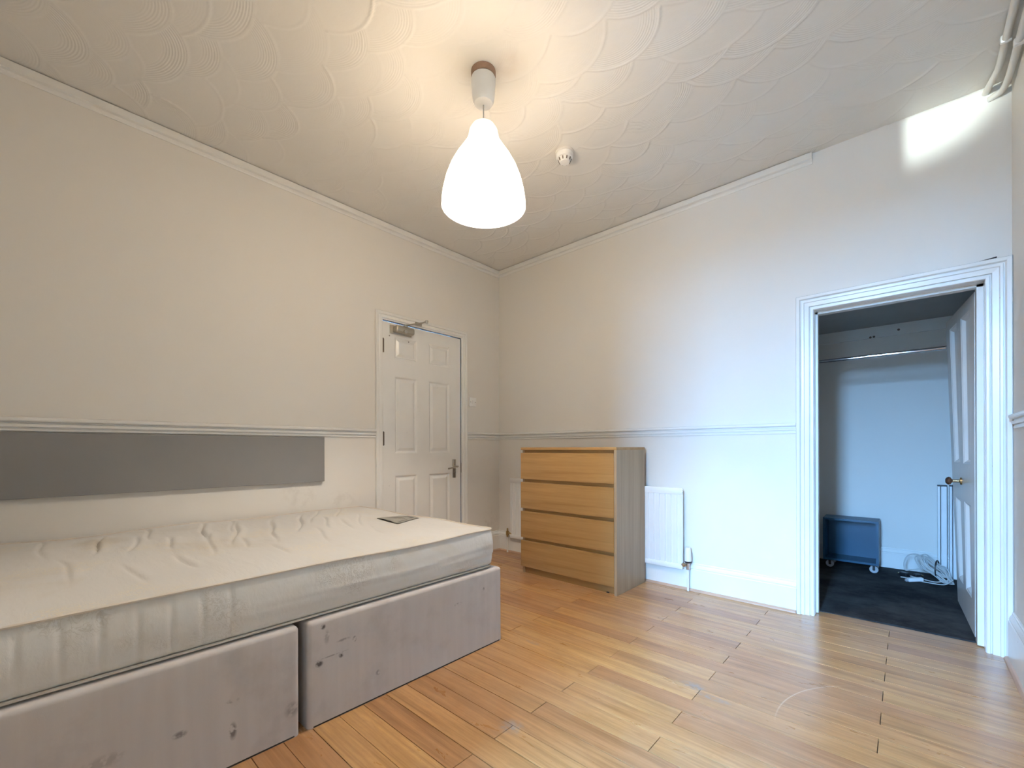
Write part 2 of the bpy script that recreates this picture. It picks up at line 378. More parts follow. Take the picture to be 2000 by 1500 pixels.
win = struct('window_1', join(box(WX0, WX0 + .04, WY - .1, WY - .04, WZ0, WZ1), box(WX1 - .04, WX1, WY - .1, WY - .04, WZ0, WZ1), box(WX0, WX1, WY - .1, WY - .04, WZ0, WZ0 + .05),
                              box(WX0, WX1, WY - .1, WY - .04, WZ1 - .04, WZ1), box(WX0, WX1, WY - .1, WY - .04, 1.33, 1.37)), 'gloss_paint', 'white sash window in the added bay behind the camera')
obj('pane', box(WX0 + .04, WX1 - .04, WY - .075, WY - .071, WZ0 + .05, 1.33), 'window_glass', win)
obj('pane', box(WX0 + .04, WX1 - .04, WY - .075, WY - .071, 1.37, WZ1 - .04), 'window_glass', win)
struct('ground_outside', box(-25, 25, -45, WY - .2, -.75, -.65), 'pavement_grey', 'grey pavement outside the window')

struct('wall_sky_block', box(-25, 25, -16.6, -16, -.65, 3.0), 'sky_block_brick', 'added brick wall hiding the low sky from the window')  # unseen wall added to cut the low sky off from the window

# closet shell
KX0, KX1, KY, KH = 2.20, 3.345, 1.65, 2.01
struct('wall_closet_back', box(KX0, KX1, KY, KY + .1, 0, KH + .02), 'wall_paint', 'pale back wall inside the closet')
struct('wall_closet_left', box(KX0 - .1, KX0, .14, KY + .1, 0, KH + .02), 'wall_paint', 'left side wall inside the closet')
struct('wall_closet_right', box(KX1, KX1 + .1, .14, KY + .1, 0, KH + .02), 'wall_paint', 'right side wall inside the closet behind the open door')
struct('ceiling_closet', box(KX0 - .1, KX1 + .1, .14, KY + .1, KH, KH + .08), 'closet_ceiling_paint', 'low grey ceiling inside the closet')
bt = struct('trim_closet_batten', box(KX0, KX1, KY - .022, KY, KH - .092, KH, .002), 'gloss_paint', 'white batten along the top of the closet back wall')
for x, z in ((2.953, 1.958), (2.775, 1.925), (2.798, 1.927)):
    obj('screw_hole', lathe([(0.001, 0), (.008, 0.0), (.009, .003)], x, z, 10, 'y', KY - .0245), 'dark_bronze', bt)
def skirting_profile(dx, dy, h=.19, t=.02):
    """section in (out, z): board with a moulded top; dx,dy = outward unit"""
    s = [(0, 0), (t, 0), (t, h - .045), (t - .004, h - .040), (t - .002, h - .032), (t - .008, h - .018), (t - .012, h - .012), (t - .012, h - .004), (t - .015, h), (0, h)]
    return [(o * dx, o * dy, z) for o, z in s]
def bead_profile(dx, dy):
    return [(o * dx, o * dy, z) for o, z in [(.02, 0), (.036, 0), (.034, .007), (.028, .013), (.02, .015)]]
def dado_profile(dx, dy, z0=1.084):
    s = [(0, 0), (.009, .001), (.010, .011), (.004, .0125), (.004, .018), (.015, .020), (.017, .033), (.007, .0355), (.007, .042), (.022, .045), (.026, .050), (.026, .060), (.020, .064), (0, .066)]
    return [(o * dx, o * dy, z0 + z) for o, z in s]
def picture_profile(dx, dy):
    s = [(0, 0), (.004, 0), (.007, .010), (.014, .017), (.027, .020), (.030, .022), (.030, .057), (.027, .059), (0, .059)]
    return [(o * dx, o * dy, H - .064 + z) for o, z in s]
AW1 = .062                                                  # architrave widths
AW2 = .087
struct('baseboard_left', join(extrude_profile(skirting_profile(1, 0), (0, FY, 0), (0, DY0 - AW1 - .008, 0)), extrude_profile(skirting_profile(1, 0), (0, DY1 + AW1 + .008, 0), (0, 0, 0))),
       'gloss_paint', 'white moulded baseboard along the left wall')
struct('baseboard_back', extrude_profile(skirting_profile(0, -1), (0, 0, 0), (CX0 - AW2 - .002, 0, 0)), 'gloss_paint', 'white moulded baseboard below the radiator')
struct('baseboard_right', extrude_profile(skirting_profile(-1, 0, .225), (RX, -.034, 0), (RX, WY, 0)), 'gloss_paint', 'white moulded baseboard on the right wall beside the closet')
struct('baseboard_closet', extrude_profile(skirting_profile(0, -1, .168, .016), (KX0, KY, 0), (KX1, KY, 0)), 'gloss_paint', 'white baseboard inside the closet')
struct('trim_floor_bead_back', extrude_profile(bead_profile(0, -1), (.02, 0, 0), (CX0 - AW2 - .002, 0, 0)), 'bead_wood', 'thin wood bead where the back baseboard meets the floor')
struct('trim_floor_bead_left', extrude_profile(bead_profile(1, 0), (0, DY1 + AW1 + .008, 0), (0, -.02, 0)), 'bead_wood', 'thin wood bead at the floor between door and corner')
struct('trim_floor_bead_right', extrude_profile(bead_profile(-1, 0), (RX, -.04, 0), (RX, WY, 0)), 'bead_wood', 'thin wood bead along the floor at the right wall')
struct('trim_dado_left', join(extrude_profile(dado_profile(1, 0), (0, FY, 0), (0, DY0 - AW1 - .008, 0)), extrude_profile(dado_profile(1, 0), (0, DY1 + AW1 + .008, 0), (0, 0, 0))),
       'gloss_paint', 'ridged cream dado rail on the left wall above the grey headboard')
struct('trim_dado_back', extrude_profile(dado_profile(0, -1), (0, 0, 0), (CX0 - AW2 - .002, 0, 0)), 'gloss_paint', 'ridged white dado rail above the chest of drawers')
struct('trim_dado_right', extrude_profile(dado_profile(-1, 0), (RX, -.10, 0), (RX, WY, 0)), 'gloss_paint', 'end of dado rail on the right wall')
struct('trim_picture_left', extrude_profile(picture_profile(1, 0), (0, FY, 0), (0, 0, 0)), 'gloss_paint', 'white rail along the left wall just below the ceiling')
struct('trim_picture_back', extrude_profile(picture_profile(0, -1), (0.002, 0, 0), (2.59, 0, 0)), 'gloss_paint', 'white rail below the ceiling that stops short over the closet')

# ---- textured ceiling: overlapping combed plaster fans
def ceiling():
    g = .0058; nx = int(RX / g) + 2; ny = int(-FY / g) + 2
    xs = np.linspace(-.02, RX + .02, nx); ys = np.linspace(FY - .02, .02, ny)
    X, Y = np.meshgrid(xs, ys)
    best = np.full(X.shape, 1e9); D = np.full(X.shape, .5); MK = np.zeros(X.shape); Z = np.zeros(X.shape)
    sx, sy, R = .345, .118, .220
    for r in range(int((-FY + 1) / sy)):
        for k in range(int(RX / sx) + 3):
            cx = (k - 1) * sx + (r % 2) * sx / 2 + rng.normal(0, .035); cy = FY - .4 + r * sy + rng.normal(0, .024)
            R_ = R + rng.normal(0, .016); mk = max(0, rng.normal(.55, .4)); hh = max(.1, rng.normal(.6, .35)); ex = 1 + rng.normal(0, .07)
            i0, i1 = np.searchsorted(xs, [cx - R_ * 1.3, cx + R_ * 1.3]); j0, j1 = np.searchsorted(ys, [cy - R_ * 1.3, cy + R_ * 1.3])
            if i0 >= i1 or j0 >= j1: continue
            x, y = X[j0:j1, i0:i1] - cx, Y[j0:j1, i0:i1] - cy
            ang = np.arctan2(y, x); d = np.sqrt((x * ex) ** 2 + y ** 2) * (1 + .03 * np.sin(3 * ang + r))
            cov = (d < R_) & (cy < best[j0:j1, i0:i1])
            best[j0:j1, i0:i1][cov] = cy; D[j0:j1, i0:i1][cov] = d[cov]
            fade = np.clip((R_ - d) / .02, 0, 1) * np.clip((d - .58 * R_) / .04, 0, 1)
            MK[j0:j1, i0:i1][cov] = (mk * fade)[cov]
            ridge = hh * .0036 * np.exp(-((R_ - d - .005) / .0046) ** 2) * (.45 + .55 * np.sin(ang * 2.3 + k) ** 2) + .0014 * d / R_
            Z[j0:j1, i0:i1][cov] = ridge[cov]
    V = np.stack([X, Y, H - Z], -1).reshape(-1, 3)
    idx = np.arange(nx * ny).reshape(ny, nx)
    Q = np.stack([idx[:-1, :-1], idx[1:, :-1], idx[1:, 1:], idx[:-1, 1:]], -1).reshape(-1, 4)
    sv, sf = box(BX - .14, RX + .12, WY - .12, FY, H, H + .08); n0 = len(V)
    sv2, sf2 = box(-.14, RX + .12, FY, .14, H + .06, H + .12)
    allv = np.concatenate([V, np.array(sv), np.array(sv2)]); ns = len(Q)
    me = bpy.data.meshes.new('ceiling')
    faces = np.concatenate([Q, np.array(sf) + n0, np.array(sf2) + n0 + 8])
    me.vertices.add(len(allv)); me.vertices.foreach_set('co', allv.ravel())
    me.loops.add(faces.size); me.loops.foreach_set('vertex_index', faces.ravel().astype(np.int32))
    me.polygons.add(len(faces)); me.polygons.foreach_set('loop_start', np.arange(0, faces.size, 4, dtype=np.int32))
    sm = np.zeros(len(faces), bool); sm[:ns] = True; me.polygons.foreach_set('use_smooth', sm)
    me.update(calc_edges=True)
    for nm, arr in (('fan_d', D), ('fan_m', MK)):
        a = me.attributes.new(nm, 'FLOAT', 'POINT'); full = np.zeros(len(allv), np.float32); full[:n0] = arr.ravel(); a.data.foreach_set('value', full)
    me.materials.append(MATS['artex'])
    o = bpy.data.objects.new('ceiling', me); COL.objects.link(o); ORG['ceiling'] = Vector((0, 0, 0))
    tag(o, 'cream ceiling of overlapping combed plaster fans', kind='structure')
ceiling()

# ---- floor: one board per object, rows run along the back wall
fl = struct('floor', join(box(-.14, RX + .12, WY - .12, .14, -.12, -.013), box(KX0 - .1, KX1 + .1, .10, KY + .1, -.12, -.013)), 'subfloor', 'honey coloured bamboo board floor with dark joints')
PW, PL = .0985, .98
cache = {}
def board_mesh(l, w):
    key = (round(l, 3), round(w, 3))
    if key not in cache:
        me = bpy.data.meshes.new('floor_board'); a, b, h, e = l / 2 - .0012, w / 2 - .0012, .012, .0004
        v = [(sx * a, sy * b, 0) for sx, sy in ((-1, -1), (1, -1), (1, 1), (-1, 1))] + [(sx * a, sy * b, h - e) for sx, sy in ((-1, -1), (1, -1), (1, 1), (-1, 1))] + \
            [(sx * (a - e), sy * (b - e), h) for sx, sy in ((-1, -1), (1, -1), (1, 1), (-1, 1))]
        f = [(0, 3, 2, 1), (8, 9, 10, 11)] + [(i + o, (i + 1) % 4 + o, (i + 1) % 4 + 4 + o, i + 4 + o) for o in (0, 4) for i in range(4)]
        me.from_pydata(v, [], f); me.materials.append(MATS['bamboo_plank']); cache[key] = me
    return cache[key]
for k in range(-1, 51):
    y1 = .010 - PW * k; y0 = y1 - PW
    xa, xb = (0.0, RX) if y0 > FY - .02 else (BX, RX)
    if k == -1: xa, xb = CX0, CX1
    x = (.41 if k % 2 else .97) - 2 * PL
    while x < xb:
        a, b = max(x, xa), min(x + PL, xb); x += PL
        if b - a < .015: continue
        o = bpy.data.objects.new('floor_board', board_mesh(b - a, PW)); COL.objects.link(o); o.parent = fl
        o.location = Vector(((a + b) / 2, (y0 + y1) / 2, -.012 + random.uniform(-.0004, .0004))) - worg(fl)
# closet carpet with its worn edge at the threshold
cv = [(CX0, .100), (2.75, .112), (2.956, .126), (3.10, .122), (CX1, .120), (CX1, .141), (KX1, .141), (KX1, KY), (KX0, KY), (KX0, .141), (CX0, .141)]
n = len(cv)
struct('floor_closet_carpet', ([(x, y, -.013) for x, y in cv] + [(x, y, .004) for x, y in cv], [tuple(range(n)), tuple(range(n, 2 * n))] + [(i, (i + 1) % n, n + (i + 1) % n, n + i) for i in range(n)]),
       'dark_carpet', 'dusty dark grey carpet inside the closet')

# ---- entrance door on the left wall
PLC1 = lambda a, z, d: (d, a, z)
prof1 = [(0, -.05), (0, .010), (.010, .012), (.013, .018), (.030, .019), (.036, .016), (.040, .022), (.058, .024), (AW1, .020), (AW1, 0)]
struct('trim_door_architrave', architrave(prof1, DY0 - .008, DY1 + .008, DZ + .008, PLC1), 'gloss_paint', 'plain cream architrave round the six panel door')
struct('trim_door_frame', join(box(-.14, -.002, DY0 - .02, DY0 - .004, 0, DZ + .02), box(-.14, -.002, DY1 + .004, DY1 + .02, 0, DZ + .02), box(-.14, -.002, DY0 - .02, DY1 + .02, DZ + .004, DZ + .02),
       box(-.14, -.05, DY0 - .02, DY1 + .02, 0, .004)), 'gap_dark', 'frame inside the six panel door opening, coloured dark as gap shade')  # frame coloured near-black so the gap round the door looks shaded
ac = [DY0, -1.190, -.975, -.857, -.631, DY1]; zc = [.006, .21, .786, .960, 1.572, 1.712, 1.890, DZ]
holes = {(i, j) for i in (1, 3) for j in (1, 3, 5)}
d1 = struct('door_1', join(rails(ac, zc, holes, PLC1, -.040, -.003), box(-.040, -.034, DY0, DY1, .006, DZ)), 'gloss_paint', 'cream six panel entrance door with overhead closer')
ST1 = [(0, -.003), (.006, -.005), (.014, -.013), (.022, -.014), (.040, -.005), (.044, -.004)]
for i, j in sorted(holes): obj('door_panel', panel(ac[i], ac[i + 1], zc[j], zc[j + 1], PLC1, ST1), 'gloss_paint', d1)
for z in (1.80, 1.077, .30):
    h = obj('hinge', join(lathe([(.001, -.055), (.007, -.055), (.007, .055), (.001, .055)], .005, DY0 - .004, 12, 'z', z), box(-.002, .001, DY0 - .002, DY0 + .010, z - .052, z + .052)), 'dark_bronze', d1, True)
hp = obj('handle_plate', box(-.003, .006, -.602, -.566, .738, .902, .004), 'steel', d1, True); tag(hp, 'brushed steel handle plate')
obj('lever', join(tube([(.004, -.583, .838), (.045, -.583, .838)], .009, 12), tube(smooth_path([(.045, -.575, .839), (.047, -.60, .838), (.047, -.65, .829), (.044, -.685, .822)], 4), .0075, 10)), 'steel', hp, True)
obj('keyhole', lathe([(.001, .0085), (.0105, .0085), (.0115, .006)], -.584, .787, 16, 'x'), 'chrome', hp, True)
obj('latch_plate', box(-.002, .003, DY1 + .001, DY1 + .007, .78, .87), 'dark_bronze', d1)
cl = obj('door_closer', join(box(-.003, .006, -1.235, -1.035, 1.905, 1.972, .003), box(.004, .062, -1.212, -1.040, 1.912, 1.966, .014, 3)), 'closer_silver', d1, True); tag(cl, 'silver overhead door closer')
obj('adjusting_knob', lathe([(.001, .018), (.014, .018), (.017, 0)], -1.135, 1.922, 16, 'x', .058), 'steel', cl, True)
obj('closer_arm', join(box(.022, .042, -1.125, -1.095, 1.966, 1.984, .003), extrude_profile([(0, -.009, -.003), (0, .009, -.003), (0, .009, .003), (0, -.009, .003)], (.032, -1.11, 1.984), (.190, -1.02, 1.998)),
                       extrude_profile([(-.010, -.008, -.003), (.010, .008, -.003), (.010, .008, .003), (-.010, -.008, .003)], (.190, -1.02, 2.003), (.026, -.98, 2.022)),
                       lathe([(.001, .012), (.011, .012), (.011, -.012), (.001, -.012)], .188, -1.02, 12, 'z', 2.0), box(.018, .030, -1.01, -.95, 2.008, 2.036, .002)), 'closer_silver', cl)
for y, z in ((-1.236, 1.885), (-1.058, 1.866)): obj('screw', lathe([(.001, .002), (.004, .002), (.005, 0)], y, z, 10, 'x', -.003), 'dark_bronze', d1)

# ---- closet doorway and its open door
PLC2 = lambda a, z, d: (a, -d, z)
prof2 = [(0, -.05), (0, .008), (.003, .012), (.013, .013), (.015, .006), (.020, .006), (.022, .017), (.044, .020), (.047, .026), (.056, .027), (.058, .019), (.063, .020), (.068, .031), (.083, .034), (AW2, .028), (AW2, 0)]
struct('trim_closet_architrave', architrave(prof2, CX0, CX1, CZ, PLC2), 'gloss_paint', 'thick white ridged architrave round the closet doorway')
struct('trim_closet_lining', join(box(CX0 - .02, CX0 + .001, .0, .16, 0, CZ + .02), box(CX1 - .001, CX1 + .02, 0, .16, 0, CZ + .02), box(CX0 - .02, CX1 + .02, 0, .16, CZ - .001, CZ + .02),
       box(CX0, CX0 + .012, .06, .10, 0.003, CZ), box(CX1 - .024, CX1, .06, .135, 0.006, CZ), box(CX0, CX1, .06, .10, CZ - .014, CZ)), 'gloss_paint', 'white lining and stop inside the closet doorway')
LW = .70
def leaf(a, z, d):
    """a: from the hinge outwards, d: out of the face towards the doorway; the old leaf is warped at the top"""
    k = .020 + .052 * z / 1.8
    return (3.262 - k * (a / LW) - d, .150 + a, z)
la = [0, .105, .305, .405, .600, LW]; lz = [.018, .19, .69, .905, 1.735, 1.80]
lh = {(i, j) for i in (1, 3) for j in (1, 3)}
d2 = struct('door_2', join(rails(la, lz, lh, leaf, -.035, 0), ([leaf(a, z, d) for a, d, z in box(0, LW, -.035, -.028, .018, 1.80)[0]], BOXF)), 'gloss_paint', 'white four panel closet door standing open inwards')
ST2 = [(0, 0), (.004, -.003), (.008, -.004), (.022, -.017), (.026, -.018)]
for i, j in sorted(lh): obj('door_panel', panel(la[i], la[i + 1], lz[j], lz[j + 1], leaf, ST2), 'gloss_paint', d2)
kx, ky, kz = leaf(.38, .80, 0)
kn = obj('door_knob', lathe([(.001, -.068), (.012, -.067), (.021, -.060), (.024, -.052), (.021, -.045), (.012, -.040), (.008, -.036)], ky, kz, 24, 'x', kx), 'copper_brown', d2, True); tag(kn, 'round copper brown knob')
obj('knob_stem', lathe([(.008, -.037), (.008, -.010), (.020, -.006), (.022, .001)], ky, kz, 20, 'x', kx), 'brass', kn, True)

tca = bpy.data.objects['trim_closet_architrave']
obj('paint_crack', box(2.985, 3.030, -.012, .0, CZ + AW2 + .001, CZ + AW2 + .005), 'gap_dark', tca)
obj('paint_crack', ([(3.240, -.010, CZ + AW2 + .001), (3.325, -.012, CZ + AW2 + .004), (3.325, -.012, CZ + AW2 + .012), (3.240, -.010, CZ + AW2 + .002), (3.240, 0, CZ + AW2 + .001), (3.325, 0, CZ + AW2 + .004), (3.325, 0, CZ + AW2 + .012), (3.240, 0, CZ + AW2 + .002)], BOXF), 'gap_dark', tca)

# ------------------------------------------------------------------ bed
def divan(name, y0, y1, label, rad):
    x0, x1, z0, z1 = .065, 1.43, .0, .380
    g = .03
    def axis(a, b, r): return np.unique(np.concatenate([np.linspace(a, a + r, 5), np.linspace(a + r, b - r, max(2, int((b - a) / g))), np.linspace(b - r, b, 5)]))
    xs, ys, zs = axis(x0, x1, rad), axis(y0, y1, rad), axis(z0, z1, rad)
    V, Fc = [], []
    def grid(A, B, mk, flip):
        o = len(V)
        for a in A:
            for b in B: V.append(mk(a, b))
        nb = len(B)
        for i in range(len(A) - 1):
            for j in range(nb - 1):
                q = (o + i * nb + j, o + (i + 1) * nb + j, o + (i + 1) * nb + j + 1, o + i * nb + j + 1); Fc.append(q[::-1] if flip else q)
    grid(xs, ys, lambda a, b: (a, b, z1), False); grid(xs, ys, lambda a, b: (a, b, z0), True)
    grid(ys, zs, lambda a, b: (x1, a, b), False); grid(ys, zs, lambda a, b: (x0, a, b), True)
    grid(xs, zs, lambda a, b: (a, y0, b), False); grid(xs, zs, lambda a, b: (a, y1, b), True)
    P = np.array(V); lo = np.array([x0, y0, z0 - .1]) + rad; hi = np.array([x1, y1, z1]) - rad
    q = np.clip(P, lo, hi); d = P - q; l = np.linalg.norm(d, axis=1, keepdims=True); P = np.where(l > 1e-9, q + d / np.maximum(l, 1e-9) * rad, P)
    # slack fabric: slight hollows between the frame edges
    s = np.sin((P[:, 1] - y0) / (y1 - y0) * math.pi) * np.sin(np.clip(P[:, 2] / z1, 0, 1) * math.pi)
    P[:, 0] -= np.where(P[:, 0] > x1 - .03, .006 * s, 0)
    bm = bmesh.new(); vs = [bm.verts.new(p) for p in P]
    for f in Fc: bm.faces.new([vs[i] for i in f])
    bmesh.ops.remove_doubles(bm, verts=bm.verts, dist=1e-4); bm.verts.index_update()
    r = [tuple(v.co) for v in bm.verts], [tuple(u.index for u in f.verts) for f in bm.faces]; bm.free()
    o = obj(name, r, 'divan_fabric', None, True, 60)
    tag(o, label, 'bed base', 'divan halves under the mattress'); return o
dv1 = divan('divan_base', -2.469, -1.472, 'lilac grey fabric divan half nearest the door, with dark spots', .016)
dv2 = divan('divan_base', -3.465, -2.497, 'brownish grey fabric divan half at the lower left corner', .016)
for dv, y0, y1 in ((dv1, -2.45, -1.49), (dv2, -3.45, -2.515)):
    obj('bottom_gap_shade', box(1.418, 1.4305, y0, y1, .0005, .006, .001), 'gap_dark', dv)  # dark strip painted as the shaded gap where divan meets floor

def mattress():
    x0, x1, y0, y1, z0, z1 = .030, 1.402, -3.43, -1.50, .3815, .574
    R, g = .045, .0058
    xs = np.linspace(x0, x1, int((x1 - x0) / g)); ys = np.linspace(y0, y1, int((y1 - y0) / g)); zs = np.linspace(z0, z1, 16)
    creases = []
    r2 = random.Random(5)
    for (x, y, L, a, dp) in ((.42, -2.93, .42, -.15, .010), (.55, -2.83, .30, -.2, .006), (.40, -2.55, .50, -.2, .011), (.62, -2.72, .26, -.1, .007), (.55, -2.45, .55, -.3, .010), (.85, -2.5, .22, -.2, .006),
                            (.45, -2.25, .40, -.35, .007), (.50, -2.12, .55, -.4, .010), (.35, -1.98, .5, -.5, .008), (.75, -1.98, .3, -.3, .004), (1.05, -2.75, .25, 0, .005), (1.10, -2.9, .25, .05, .004), (1.12, -2.45, .2, -.1, .004), (.30, -2.40, .45, -.25, .006), (.70, -2.33, .5, -.3, .006), (.62, -2.03, .4, -.35, .006), (.95, -2.2, .35, -.25, .004), (.3, -2.75, .35, -.1, .006), (.75, -2.60, .45, -.2, .005), (.30, -1.80, .4, -.5, .005), (.65, -1.85, .4, -.45, .004), (1.0, -1.95, .3, -.3, .003), (.35, -3.10, .5, 0, .005), (.9, -3.05, .35, .05, .004)):
        creases.append((x, y, L, a, dp))
    def top(x, y):
        h = np.zeros_like(x)
        for cx, cy, L, a, dp in creases:
            u = (x - cx) * math.cos(a) + (y - cy) * math.sin(a); v = -(x - cx) * math.sin(a) + (y - cy) * math.cos(a)
            v = v + .007 * np.sin(u * 13 + cx * 20)
            e = np.exp(-(u / (L * .5)) ** 4)
            h += e * (-1.5 * dp * np.exp(-(v / .0065) ** 2) + dp * .50 * np.exp(-((v - .020) / .016) ** 2) + dp * .2 * np.exp(-((v + .022) / .02) ** 2))
        ex = np.minimum(x - x0, x1 - x); ey = np.minimum(y - y0, y1 - y); e = np.minimum(ex, ey)
        h += .020 * (1 - np.exp(-np.clip(e, 0, None) / .10))
        h += .004 * np.sin(x * 11 + 1) * np.sin(y * 9) + .003 * np.sin(x * 5 + y * 7)
        h -= .008 * np.exp(-(((x - .8) / .35) ** 2 + ((y + 1.70) / .14) ** 2)) * 0
        return h
    V, Fc, tops = [], [], []
    def corner(x, y, ins=0.0):
        """round the plan corners"""
        lo = np.array([x0 + R, y0 + R]); hi = np.array([x1 - R, y1 - R])
        qx, qy = np.clip(x, lo[0], hi[0]), np.clip(y, lo[1], hi[1]); dx, dy = x - qx, y - qy
        m_ = np.maximum(np.abs(dx), np.abs(dy)); l = np.hypot(dx, dy); s = np.where(l > 1e-9, m_ / np.maximum(l, 1e-9), 1)
        return qx + dx * s, qy + dy * s
    X, Y = np.meshgrid(xs, ys, indexing='ij'); CXx, CYy = corner(X, Y); Zt = z1 + top(CXx, CYy)
    nx, ny = len(xs), len(ys)
    idx = np.arange(nx * ny).reshape(nx, ny)
    Vt = np.stack([CXx, CYy, Zt], -1).reshape(-1, 3)
    Ft = np.stack([idx[:-1, :-1], idx[1:, :-1], idx[1:, 1:], idx[:-1, 1:]], -1).reshape(-1, 4)
    # perimeter ring
    ring = [(i, 0) for i in range(nx)] + [(nx - 1, j) for j in range(1, ny)] + [(i, ny - 1) for i in range(nx - 2, -1, -1)] + [(0, j) for j in range(ny - 2, 0, -1)]
    rp = np.array([[CXx[i, j], CYy[i, j], Zt[i, j]] for i, j in ring]); n = len(rp)
    # outward normals in plan
    t = np.roll(rp, -1, 0) - np.roll(rp, 1, 0); nrm = np.stack([t[:, 1], -t[:, 0]], -1); nrm /= np.linalg.norm(nrm, axis=1, keepdims=True)
    Vs = []
    for k, tt in enumerate(np.linspace(0, 1, 18)):
        z = rp[:, 2] * (1 - tt) + z0 * tt
        bul = .012 * math.sin(min(1, tt * 1.02) * math.pi) - .024 * max(0, tt - .88) / .12 * (tt > .88)
        w = np.zeros(n)
        y = rp[:, 1]; x = rp[:, 0]
        onx = (x > x1 - .05)
        # long drag wrinkles on the visible side, vertical quilting seams towards the head
        for zc, yc, L, sl, dp in ((.45, .0, .0, 0, 0), (.470, -2.05, .50, -.02, .004), (.440, -2.15, .55, -.03, .005), (.418, -2.0, .50, -.02, .004), (.490, -1.75, .25, .03, .004), (.455, -1.7, .28, .04, .005), (.425, -1.72, .25, .02, .004), (.40, -2.5, .4, .0, .003)):
            if dp: w += dp * np.exp(-((z - zc - sl * (y - yc)) / .007) ** 2) * np.exp(-((y - yc) / L) ** 4)
        for s in range(7):
            yc = -3.153 + .0757 * s; w -= .0035 * np.exp(-((y - yc) / .006) ** 2) * (1 if tt < .95 else 0)
        w -= .010 * np.exp(-((y + 1.56) / .05) ** 2) * math.sin(tt * 2 * math.pi) * onx * -.6
        w = np.where(onx, w, 0)
        p = rp[:, :2] + nrm * (bul + w)[:, None]
        Vs.append(np.column_stack([p, z]))
    Vs = np.concatenate(Vs)
    Fs = [(k * n + i, k * n + (i + 1) % n, (k + 1) * n + (i + 1) % n, (k + 1) * n + i) for k in range(17) for i in range(n)]
    Fs.append(tuple(range(17 * n, 18 * n)))
    e = empty('mattress', ((x0 + x1) / 2, (y0 + y1) / 2, z0), 'worn cream damask mattress with creases, lying on the divan', 'mattress')
    obj('mattress_top', (Vt, Ft), 'damask_top', e, True, 80); sd = obj('mattress_border', (Vs, Fs), 'damask_side', e, True, 80)
    loop = [tuple(q) for q in rp + np.column_stack([nrm * .002, np.full(n, .001)])]; loop.append(loop[0])
    obj('piping', tube(loop, .0048, 6, False), 'piping_cream', e, True)
    lb = rp.copy(); lb[:, 2] = z0 + .008; lb[:, :2] -= nrm * .004
    loop = [tuple(q) for q in lb]; loop.append(loop[0])
    obj('piping', tube(loop, .0048, 6, False), 'piping_cream', e, True)
    # sewn-on label
    def L(u, v):  # corners on the mattress top
        c = np.array([[.712, -1.775], [.955, -1.79], [.885, -1.60], [.690, -1.585]])
        p = (1 - u) * (1 - v) * c[0] + u * (1 - v) * c[1] + u * v * c[2] + (1 - u) * v * c[3]
        z = z1 + float(top(np.array([p[0]]), np.array([p[1]]))[0]) + .003 + .006 * math.sin(math.pi * u) * 1.0
        return (p[0], p[1], z)
    def patch(u0, u1, v0, v1, nu, nv, dz):
        Vv = [tuple(np.add(L(u0 + (u1 - u0) * i / nu, v0 + (v1 - v0) * j / nv), (0, 0, dz))) for i in range(nu + 1) for j in range(nv + 1)]
        return Vv, [(i * (nv + 1) + j, (i + 1) * (nv + 1) + j, (i + 1) * (nv + 1) + j + 1, i * (nv + 1) + j + 1) for i in range(nu) for j in range(nv)]
    def thick(vf, t):
        v, f = vf; k = len(v); return join((v, f), ([(a, b, c - t) for a, b, c in v], [q[::-1] for q in f]))
    lbl = obj('label', thick(patch(0, 1, 0, 1, 10, 8, .001), .002), 'label_grey', e, True); tag(lbl, 'grey sewn-on label near the foot end')
    for (u0, u1, v0, v1) in ((.12, .9, .72, .80), (.55, .9, .80, .86), (.1, .8, .50, .53), (.1, .7, .40, .43), (.9, .93, .08, .5), (.1, .6, .3, .33)):
        obj('print_line', patch(u0, u1, v0, v1, 6, 1, .0022), 'label_ink', lbl)
plain('piping_cream', (0.64, 0.57, 0.49), 0.6, var=0.12, vscale=12)
mattress()

hb = obj('headboard', box(.0015, .030, -3.45, -1.767, .775, 1.078, .002), 'headboard_grey')
tag(hb, 'long flat grey headboard panel fixed to the left wall below the dado rail', 'headboard')

# ------------------------------------------------------------------ chest of drawers
X0, X1, YF, YB = .700, 1.555, -.480, -.056
ch = empty('chest_of_drawers', ((X0 + X1) / 2, (YF + YB) / 2, 0), 'oak veneer chest of four drawers in front of the radiator', 'chest')
obj('top_panel', box(X0, X1, YF, YB, .985, 1.005, .0015), 'oak_across', ch)
obj('side_panel', box(X0 + .004, X0 + .024, YF + .020, YB, 0, .985, .001), 'oak_upright_bluelit', ch)
obj('side_panel', box(X1 - .020, X1 - .0005, YF + .001, YB, 0, .985, .001), 'oak_upright_bluelit', ch)
obj('back_panel', box(X0 + .024, X1 - .020, YB - .006, YB, .01, .985), 'oak_across', ch)
obj('plinth', box(X0 + .024, X1 - .020, YF + .028, YF + .044, 0, .066), 'oak_across', ch)
for i in range(4):
    zt = .962 - .233 * i
    obj('rail', box(X0 + .024, X1 - .020, YF + .0225, YF + .040, zt - .002, zt + .024), 'oak_across', ch)
    d = obj('drawer', box(X0, X1 - .0215, YF, YF + .019, zt - .208, zt, .0012), 'oak_across', ch)
    obj('drawer_box', box(X0 + .032, X1 - .030, YF + .0195, YB - .012, zt - .195, zt - .030), 'oak_across', d)

obj('foot', box(1.462, 1.482, YF + .022, YF + .0285, .0005, .008), 'black_plastic', ch)

